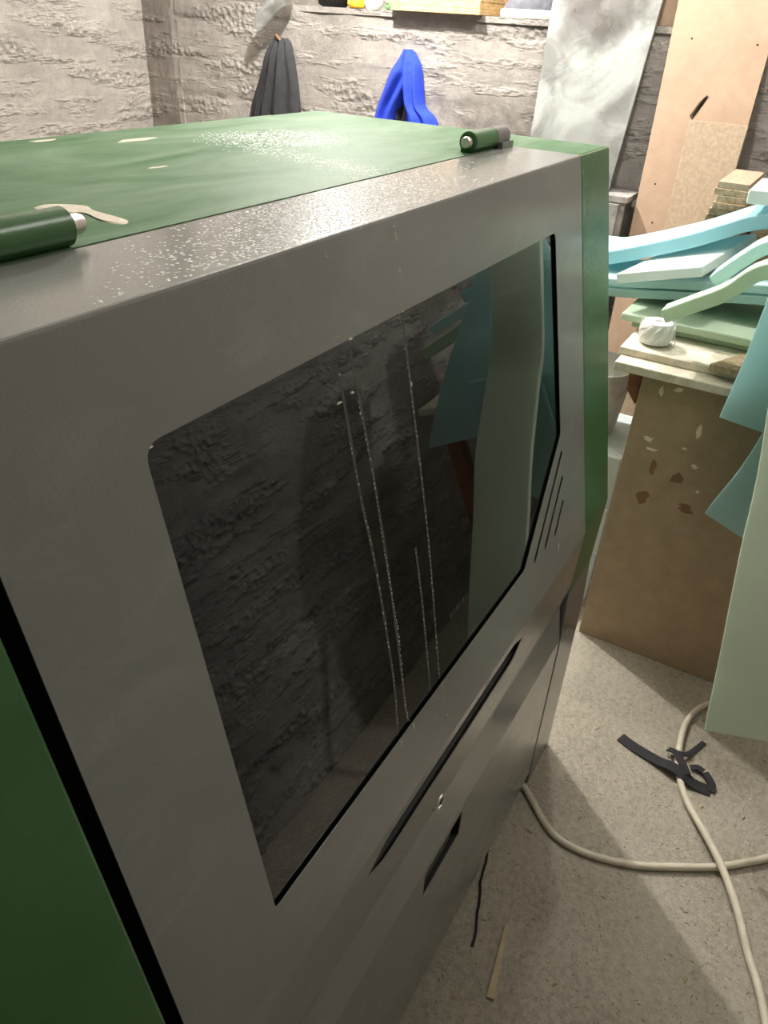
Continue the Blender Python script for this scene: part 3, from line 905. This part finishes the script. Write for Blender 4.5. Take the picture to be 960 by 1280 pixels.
V, F = plate(slot_b, [slot_h], lambda y, z: lean(y, z, 0.0006), (-0.9806, 0, 0.196), 0.0008)
mesh_obj('burnt_rim', V, F, 'burn_mark', hs)
for (y, z) in ((0.606, 1.529), (0.403, 1.523), (0.60, 1.10), (0.575, 0.98)):
    p = lean(y, z)
    mesh_obj('screw_hole', *lathe([(0.0035, 0.004), (0.0035, -0.0006)], 12, 'X', p) if False else lathe([(0.0035, -0.0008), (0.0035, 0.004)], 12, 'X', p), 'burn_mark', hs)
def lean2(y, z):
    return (2.68 + 0.2 * z, y, z)
o = slab('chipboard_sheet', [lean2(0.345, 0.005), lean2(0.49, 0.005), lean2(0.537, 1.305), lean2(0.354, 1.305)], 0.016, 'chipboard')
tag(o, 'shorter speckled chipboard sheet leaning in front of the hardboard sheet', 'board')

# bucket and packing blocks under/behind the table
for k in range(3):
    o = mesh_obj('polystyrene_block', *box(2.02 + 0.01 * k, 2.36, 0.335, 0.70 - 0.02 * k, 0.0 + 0.168 * k, 0.1675 + 0.168 * k), 'polystyrene'); bevel(o, 0.004)
    tag(o, ('bottom', 'middle', 'top')[k] + ' white polystyrene block of the pile beside the table', 'block', 'polystyrene blocks beside the table')
BK = (2.20, 0.50, 0.5045)
bk = thing('bucket', 'white plastic bucket on the polystyrene pile', 'bucket', BK)
mesh_obj('pail', *lathe([(0.088, 0.0), (0.092, 0.004), (0.112, 0.19), (0.116, 0.195), (0.116, 0.205), (0.110, 0.205), (0.108, 0.19), (0.088, 0.008), (0.001, 0.006)], 32, 'Z', BK), 'white_plastic', bk, True)
mesh_obj('bail_handle', *tube(crom([(BK[0], BK[1] - 0.116, BK[2] + 0.195), (BK[0] - 0.05, BK[1] - 0.09, BK[2] + 0.13), (BK[0] - 0.116, BK[1], BK[2] + 0.10), (BK[0] - 0.05, BK[1] + 0.09, BK[2] + 0.13), (BK[0], BK[1] + 0.116, BK[2] + 0.195)], 6), 0.002, 6), 'steel_pin', bk)

# ------------------------------------------------------------------ things hung on the half wall
def hung(name, rows, mat, label, cat, x_wall=FX - 0.012, seed=0, folds=5, depth=0.05):
    """rows: (z, y0, y1) from top to bottom; a bulging folded cloth against the wall"""
    n = 40
    R_ = crom([(z, a, b) for z, a, b in rows], 6)
    V, F = [], []
    for i, (z, a, b) in enumerate(R_):
        k = i / (len(R_) - 1)
        for j in range(n + 1):
            s = j / n
            y = a + (b - a) * s
            bul = math.sin(math.pi * s) ** 0.55 * depth * (0.55 + 0.45 * min(1, k * 3))
            fo = 0.011 * math.sin(folds * 2 * math.pi * s + 2.2 * noise.noise(Vector((s * 2, z * 3, seed)))) * min(1, 0.3 + k * 1.5) * math.sin(math.pi * s) ** 0.3
            fo += 0.006 * noise.noise(Vector((y * 14, z * 7, seed)))
            V.append((x_wall - bul - fo - 0.004, y, z))
        for j in range(n + 1):
            s = j / n
            V.append((x_wall, a + (b - a) * (1 - s), z))
    w = 2 * (n + 1)
    for i in range(len(R_) - 1):
        for j in range(w):
            F.append((i * w + j, i * w + (j + 1) % w, (i + 1) * w + (j + 1) % w, (i + 1) * w + j))
    F.append(tuple(range(w))); F.append(tuple(range((len(R_) - 1) * w, len(R_) * w)))
    return mesh_obj(name, V, F, mat, None, True)
jk = thing('dark_jacket', 'dark grey jacket hanging on the half wall', 'jacket', (3.0, 2.27, 0.75))
o = hung('jacket_body', [(1.440, 2.224, 2.290), (1.42, 2.205, 2.305), (1.37, 2.190, 2.335), (1.28, 2.172, 2.375), (1.16, 2.158, 2.425), (1.0, 2.15, 2.44), (0.80, 2.14, 2.45)], 'black_cloth', '', '', FX - 0.012, 2, 4, 0.055)
o.parent = jk; o.matrix_parent_inverse = jk.matrix_world.inverted()
mesh_obj('hanger_loop', *tube(crom([(3.0, 2.262, 1.432), (2.99, 2.250, 1.450), (3.0, 2.236, 1.432)], 6), 0.004, 6), 'stain_brown', jk)
bj = thing('blue_jacket', 'bright blue work jacket hanging on the half wall', 'jacket', (3.0, 1.65, 0.8))
for (rows, mt, nm, sd, dp) in (
        ([(1.436, 1.632, 1.668), (1.40, 1.615, 1.690), (1.36, 1.595, 1.720), (1.30, 1.625, 1.748), (1.205, 1.668, 1.784), (1.05, 1.69, 1.81), (0.9, 1.70, 1.82)], 'blue_cloth', 'sleeve', 3, 0.055),
        ([(1.430, 1.622, 1.660), (1.39, 1.592, 1.665), (1.345, 1.580, 1.662), (1.27, 1.566, 1.652), (1.24, 1.550, 1.645), (1.195, 1.500, 1.640), (1.05, 1.46, 1.63), (0.9, 1.45, 1.62)], 'blue_cloth', 'front_flap', 6, 0.065),
        ([(1.36, 1.64, 1.68), (1.28, 1.635, 1.69), (1.20, 1.64, 1.70), (1.05, 1.64, 1.71)], 'dark_lining', 'lining', 8, 0.02)):
    o = hung(nm, rows, mt, '', '', FX - 0.012, sd, 2, dp)
    o.parent = bj; o.matrix_parent_inverse = bj.matrix_world.inverted()

# ------------------------------------------------------------------ things on the ledge
LZ = LEDGE + 0.0005
for k, (z0, z1, x0, y0, y1) in enumerate([(0.0, 0.018, 3.012, 1.358, 1.728), (0.0185, 0.040, 3.016, 1.362, 1.732), (0.0405, 0.062, 3.02, 1.36, 1.729)]):
    o = mesh_obj('osb_board', *box(x0, 3.32, y0, y1, LZ + z0, LZ + z1), 'osb'); bevel(o, 0.0015, 1)
    tag(o, ('lowest', 'middle', 'topmost')[k] + ' wood chip board stacked on the ledge, overhanging its edge', 'board', 'chip boards stacked on the ledge')
sho = thing('shoe', 'grey canvas shoe with a pale sole on the ledge', 'shoe', (3.10, 1.2, LZ))
def shoe_loft(zs, grow, name, mat):
    V, F = [], []
    n = 18
    for z, sc, yoff, ln in zs:
        for k in range(n):
            a = 2 * math.pi * k / n
            yy = math.cos(a) * ln * (1 + 0.0 * k); w = 0.040 * (1 + 0.14 * math.cos(a)) * sc + grow
            V.append((3.115 + math.sin(a) * w, 1.185 + yoff + yy, LZ + z))
    m = len(zs)
    for i in range(m - 1):
        for k in range(n):
            F.append((i * n + k, i * n + (k + 1) % n, (i + 1) * n + (k + 1) % n, (i + 1) * n + k))
    F.append(tuple(range(n))); F.append(tuple(range((m - 1) * n, m * n)))
    o = mesh_obj(name, V, F, mat, sho, True)
    return o
shoe_loft([(0.0, 1.0, 0, 0.132), (0.006, 1.06, 0, 0.136), (0.022, 1.06, 0, 0.136), (0.026, 1.0, 0, 0.132)], 0.002, 'sole', 'shoe_sole')
shoe_loft([(0.024, 0.98, 0, 0.128), (0.045, 0.98, -0.004, 0.122), (0.065, 0.85, -0.02, 0.10), (0.085, 0.75, -0.045, 0.068), (0.10, 0.70, -0.055, 0.052)], 0.0, 'upper', 'grey_fabric')
for k in range(4):
    yy = 1.20 - k * 0.018
    mesh_obj('lace', *tube(crom([(3.075, yy, LZ + 0.066 + 0.006 * k), (3.11, yy - 0.004, LZ + 0.080 + 0.006 * k), (3.145, yy, LZ + 0.066 + 0.006 * k)], 4), 0.003, 6), 'shoe_sole', sho)
# plastic bag hanging over the edge
V, F = [], []
rowsb = [(1.66, 2.20, 0.035), (1.60, 2.205, 0.05), (1.565, 2.235, 0.05), (1.53, 2.285, 0.042), (1.50, 2.315, 0.033), (1.475, 2.333, 0.022), (1.462, 2.338, 0.008)]
rb = crom([(a, b, c) for a, b, c in rowsb], 5)
for i, (z, y, r) in enumerate(rb):
    for k in range(20):
        a = 2 * math.pi * k / 20
        rr = max(0.002, r) * (1 + 0.18 * noise.noise(Vector((math.cos(a) * 2, math.sin(a) * 2, z * 20))))
        V.append((2.985 + math.sin(a) * rr * 0.7, y + math.cos(a) * rr, z))
for i in range(len(rb) - 1):
    for k in range(20):
        F.append((i * 20 + k, i * 20 + (k + 1) % 20, (i + 1) * 20 + (k + 1) % 20, (i + 1) * 20 + k))
F.append(tuple(range(20))); F.append(tuple(range((len(rb) - 1) * 20, len(rb) * 20)))
o = mesh_obj('plastic_bag', V, F, 'clear_plastic', None, True)
tag(o, 'clear crumpled plastic bag hanging over the ledge', 'bag')
# small packets
def packet(cx, cy, a, b, h, mat, name, label, cat, seed):
    V, F = [], []
    n = 20; m = 8
    for i in range(m + 1):
        z = h * i / m
        sc = math.sin(math.pi * (0.18 + 0.80 * i / m)) ** 0.6
        for k in range(n):
            q = 2 * math.pi * k / n
            w = 1 + 0.28 * noise.noise(Vector((math.cos(q) * 1.6, math.sin(q) * 1.6, i * 0.5 + seed)))
            V.append((cx + a * sc * w * math.sin(q), cy + b * sc * w * math.cos(q), LZ + z))
    for i in range(m):
        for k in range(n):
            F.append((i * n + k, i * n + (k + 1) % n, (i + 1) * n + (k + 1) % n, (i + 1) * n + k))
    F.append(tuple(range(n))); F.append(tuple(range(m * n, (m + 1) * n)))
    o = mesh_obj(name, V, F, mat, None, True)
    tag(o, label, cat)
packet(3.13, 2.06, 0.05, 0.075, 0.07, 'black_cloth', 'work_glove', 'dark crumpled glove on the ledge beside the plastic bag', 'glove', 1)
packet(3.12, 1.945, 0.04, 0.035, 0.06, 'yellow_plastic', 'wrapper', 'yellow crumpled wrapper on the ledge', 'wrapper', 2)
packet(3.12, 1.865, 0.04, 0.036, 0.06, 'white_plastic', 'wrapper', 'white crumpled wrapper on the ledge', 'wrapper', 3)
packet(3.14, 1.77, 0.04, 0.052, 0.05, 'green_plastic', 'wrapper', 'light green crumpled wrapper on the ledge', 'wrapper', 4)
o = mesh_obj('timber_block', *box(3.10, 3.30, 0.58, 0.78, LZ, LZ + 0.22), 'hardboard'); bevel(o, 0.002)
tag(o, 'tan timber block on the ledge between the leaning boards', 'block')

# ------------------------------------------------------------------ floor things
CR_ = 0.0085
path = [(1.19, 0.36, CR_), (1.215, 0.285, CR_), (1.235, 0.245, CR_), (1.209, 0.208, CR_), (1.153, 0.139, CR_), (1.144, 0.061, CR_), (1.172, -0.038, CR_), (1.214, -0.115, CR_), (1.266, -0.198, CR_ + 0.0005), (1.317, -0.257, CR_), (1.37, -0.31, CR_), (1.52, -0.43, CR_), (1.70, -0.46, CR_), (1.80, -0.34, CR_), (1.80, -0.16, CR_), (1.754, -0.085, CR_), (1.67, -0.055, CR_), (1.575, -0.055, CR_), (1.494, -0.068, CR_), (1.408, -0.105, CR_ + 0.002), (1.33, -0.16, CR_ + 0.011), (1.262, -0.205, CR_ + 0.0172), (1.181, -0.253, CR_ + 0.010), (1.106, -0.287, CR_), (1.038, -0.319, CR_), (0.97, -0.342, CR_), (0.80, -0.40, CR_), (0.55, -0.52, CR_)]
o = mesh_obj('power_cable', *tube(crom(path, 8), 0.0082, 12), 'cable_sheath', None, True)
tag(o, 'thick cream power cable coming from under the kiosk and crossing itself', 'cable')

st = thing('webbing_strap', 'black webbing strap knotted around the cream cable', 'strap', (1.5, -0.05, 0))
def ribbon(cpts, w, name, th=0.002):
    A, B = [], []
    n = len(cpts)
    for i, p in enumerate(cpts):
        d = Vector(cpts[min(i + 1, n - 1)]) - Vector(cpts[max(i - 1, 0)])
        d.z = 0; d.normalize(); s = Vector((-d.y, d.x, 0)) * w * 0.5
        A.append(Vector(p) + s); B.append(Vector(p) - s)
    return sheet(name, A, B, th, 'black_webbing', st, 5, 3, 0)
ribbon([(1.520, 0.083, 0.003), (1.505, 0.04, 0.004), (1.49, -0.02, 0.009), (1.482, -0.045, 0.0195), (1.474, -0.078, 0.0200), (1.470, -0.098, 0.012), (1.470, -0.115, 0.006), (1.473, -0.150, 0.003)], 0.031, 'strap_tail')
ribbon([(1.470, -0.152, 0.005), (1.490, -0.150, 0.009), (1.515, -0.128, 0.012)], 0.018, 'strap_loop')
ribbon([(1.516, -0.124, 0.012), (1.523, -0.108, 0.010), (1.516, -0.094, 0.006)], 0.016, 'strap_loop')
ribbon([(1.478, -0.092, 0.0185), (1.505, -0.072, 0.0212), (1.53, -0.050, 0.0212), (1.537, -0.032, 0.014)], 0.018, 'strap_loop')
ribbon([(1.533, -0.048, 0.0195), (1.545, -0.075, 0.014), (1.578, -0.090, 0.004), (1.622, -0.108, 0.003)], 0.013, 'strap_end')

V = [(0.757, 0.126), (0.760, 0.111), (0.904, 0.140), (0.903, 0.149)]
o = mesh_obj('wood_stick', [(x, y, 0.0003) for x, y in V] + [(x, y, 0.007) for x, y in V], [(0, 3, 2, 1), (4, 5, 6, 7), (0, 1, 5, 4), (1, 2, 6, 5), (2, 3, 7, 6), (3, 0, 4, 7)], 'pine')
bevel(o, 0.0012, 1)
tag(o, 'thin flat pine stick on the floor in front of the kiosk', 'stick')
pts = crom([(1.10, 0.262, 0.003), (1.02, 0.240, 0.0035), (0.964, 0.229, 0.003), (0.925, 0.214, 0.003), (0.896, 0.207, 0.003), (0.860, 0.193, 0.003), (0.829, 0.188, 0.003)], 8)
pts = [p + Vector((0, 0.002 * noise.noise(p * 60), 0)) for p in pts]
o = mesh_obj('black_wire', *tube(pts, 0.0028, 7), 'black_wire', None, True)
tag(o, 'short black wire lying along the kiosk foot', 'wire')

rnd = random.Random(12)
cable_pts = crom(path, 8)
parts = []
for _ in range(900):
    x = rnd.uniform(0.55, 1.85); y = rnd.uniform(-0.45, 0.225)
    if 1.44 < x < 1.65 and -0.18 < y < 0.11:
        continue
    if any((p_[0] - x) ** 2 + (p_[1] - y) ** 2 < 0.00035 for p_ in cable_pts):
        continue
    r = rnd.uniform(0.0008, 0.0026) * (1.0 if rnd.random() < 0.93 else 2.2)
    a = rnd.uniform(0, 6.28); l = rnd.uniform(1, 2.4)
    V = []
    for (dx, dy, dz) in ((-1, -0.6, 0), (1, -0.5, 0), (0.9, 0.6, 0), (-0.8, 0.5, 0), (0.1, 0, 1)):
        ux, uy = dx * r * l, dy * r
        V.append((x + ux * math.cos(a) - uy * math.sin(a), y + ux * math.sin(a) + uy * math.cos(a), dz * r * 0.9 + 0.0002))
    parts.append((V, [(0, 1, 4), (1, 2, 4), (2, 3, 4), (3, 0, 4), (3, 2, 1, 0)]))
o = mesh_obj('floor_debris', *merge(parts), 'chips')
o['kind'] = 'stuff'
tag(o, 'scattered wood chips and crumbs on the concrete floor', 'debris')
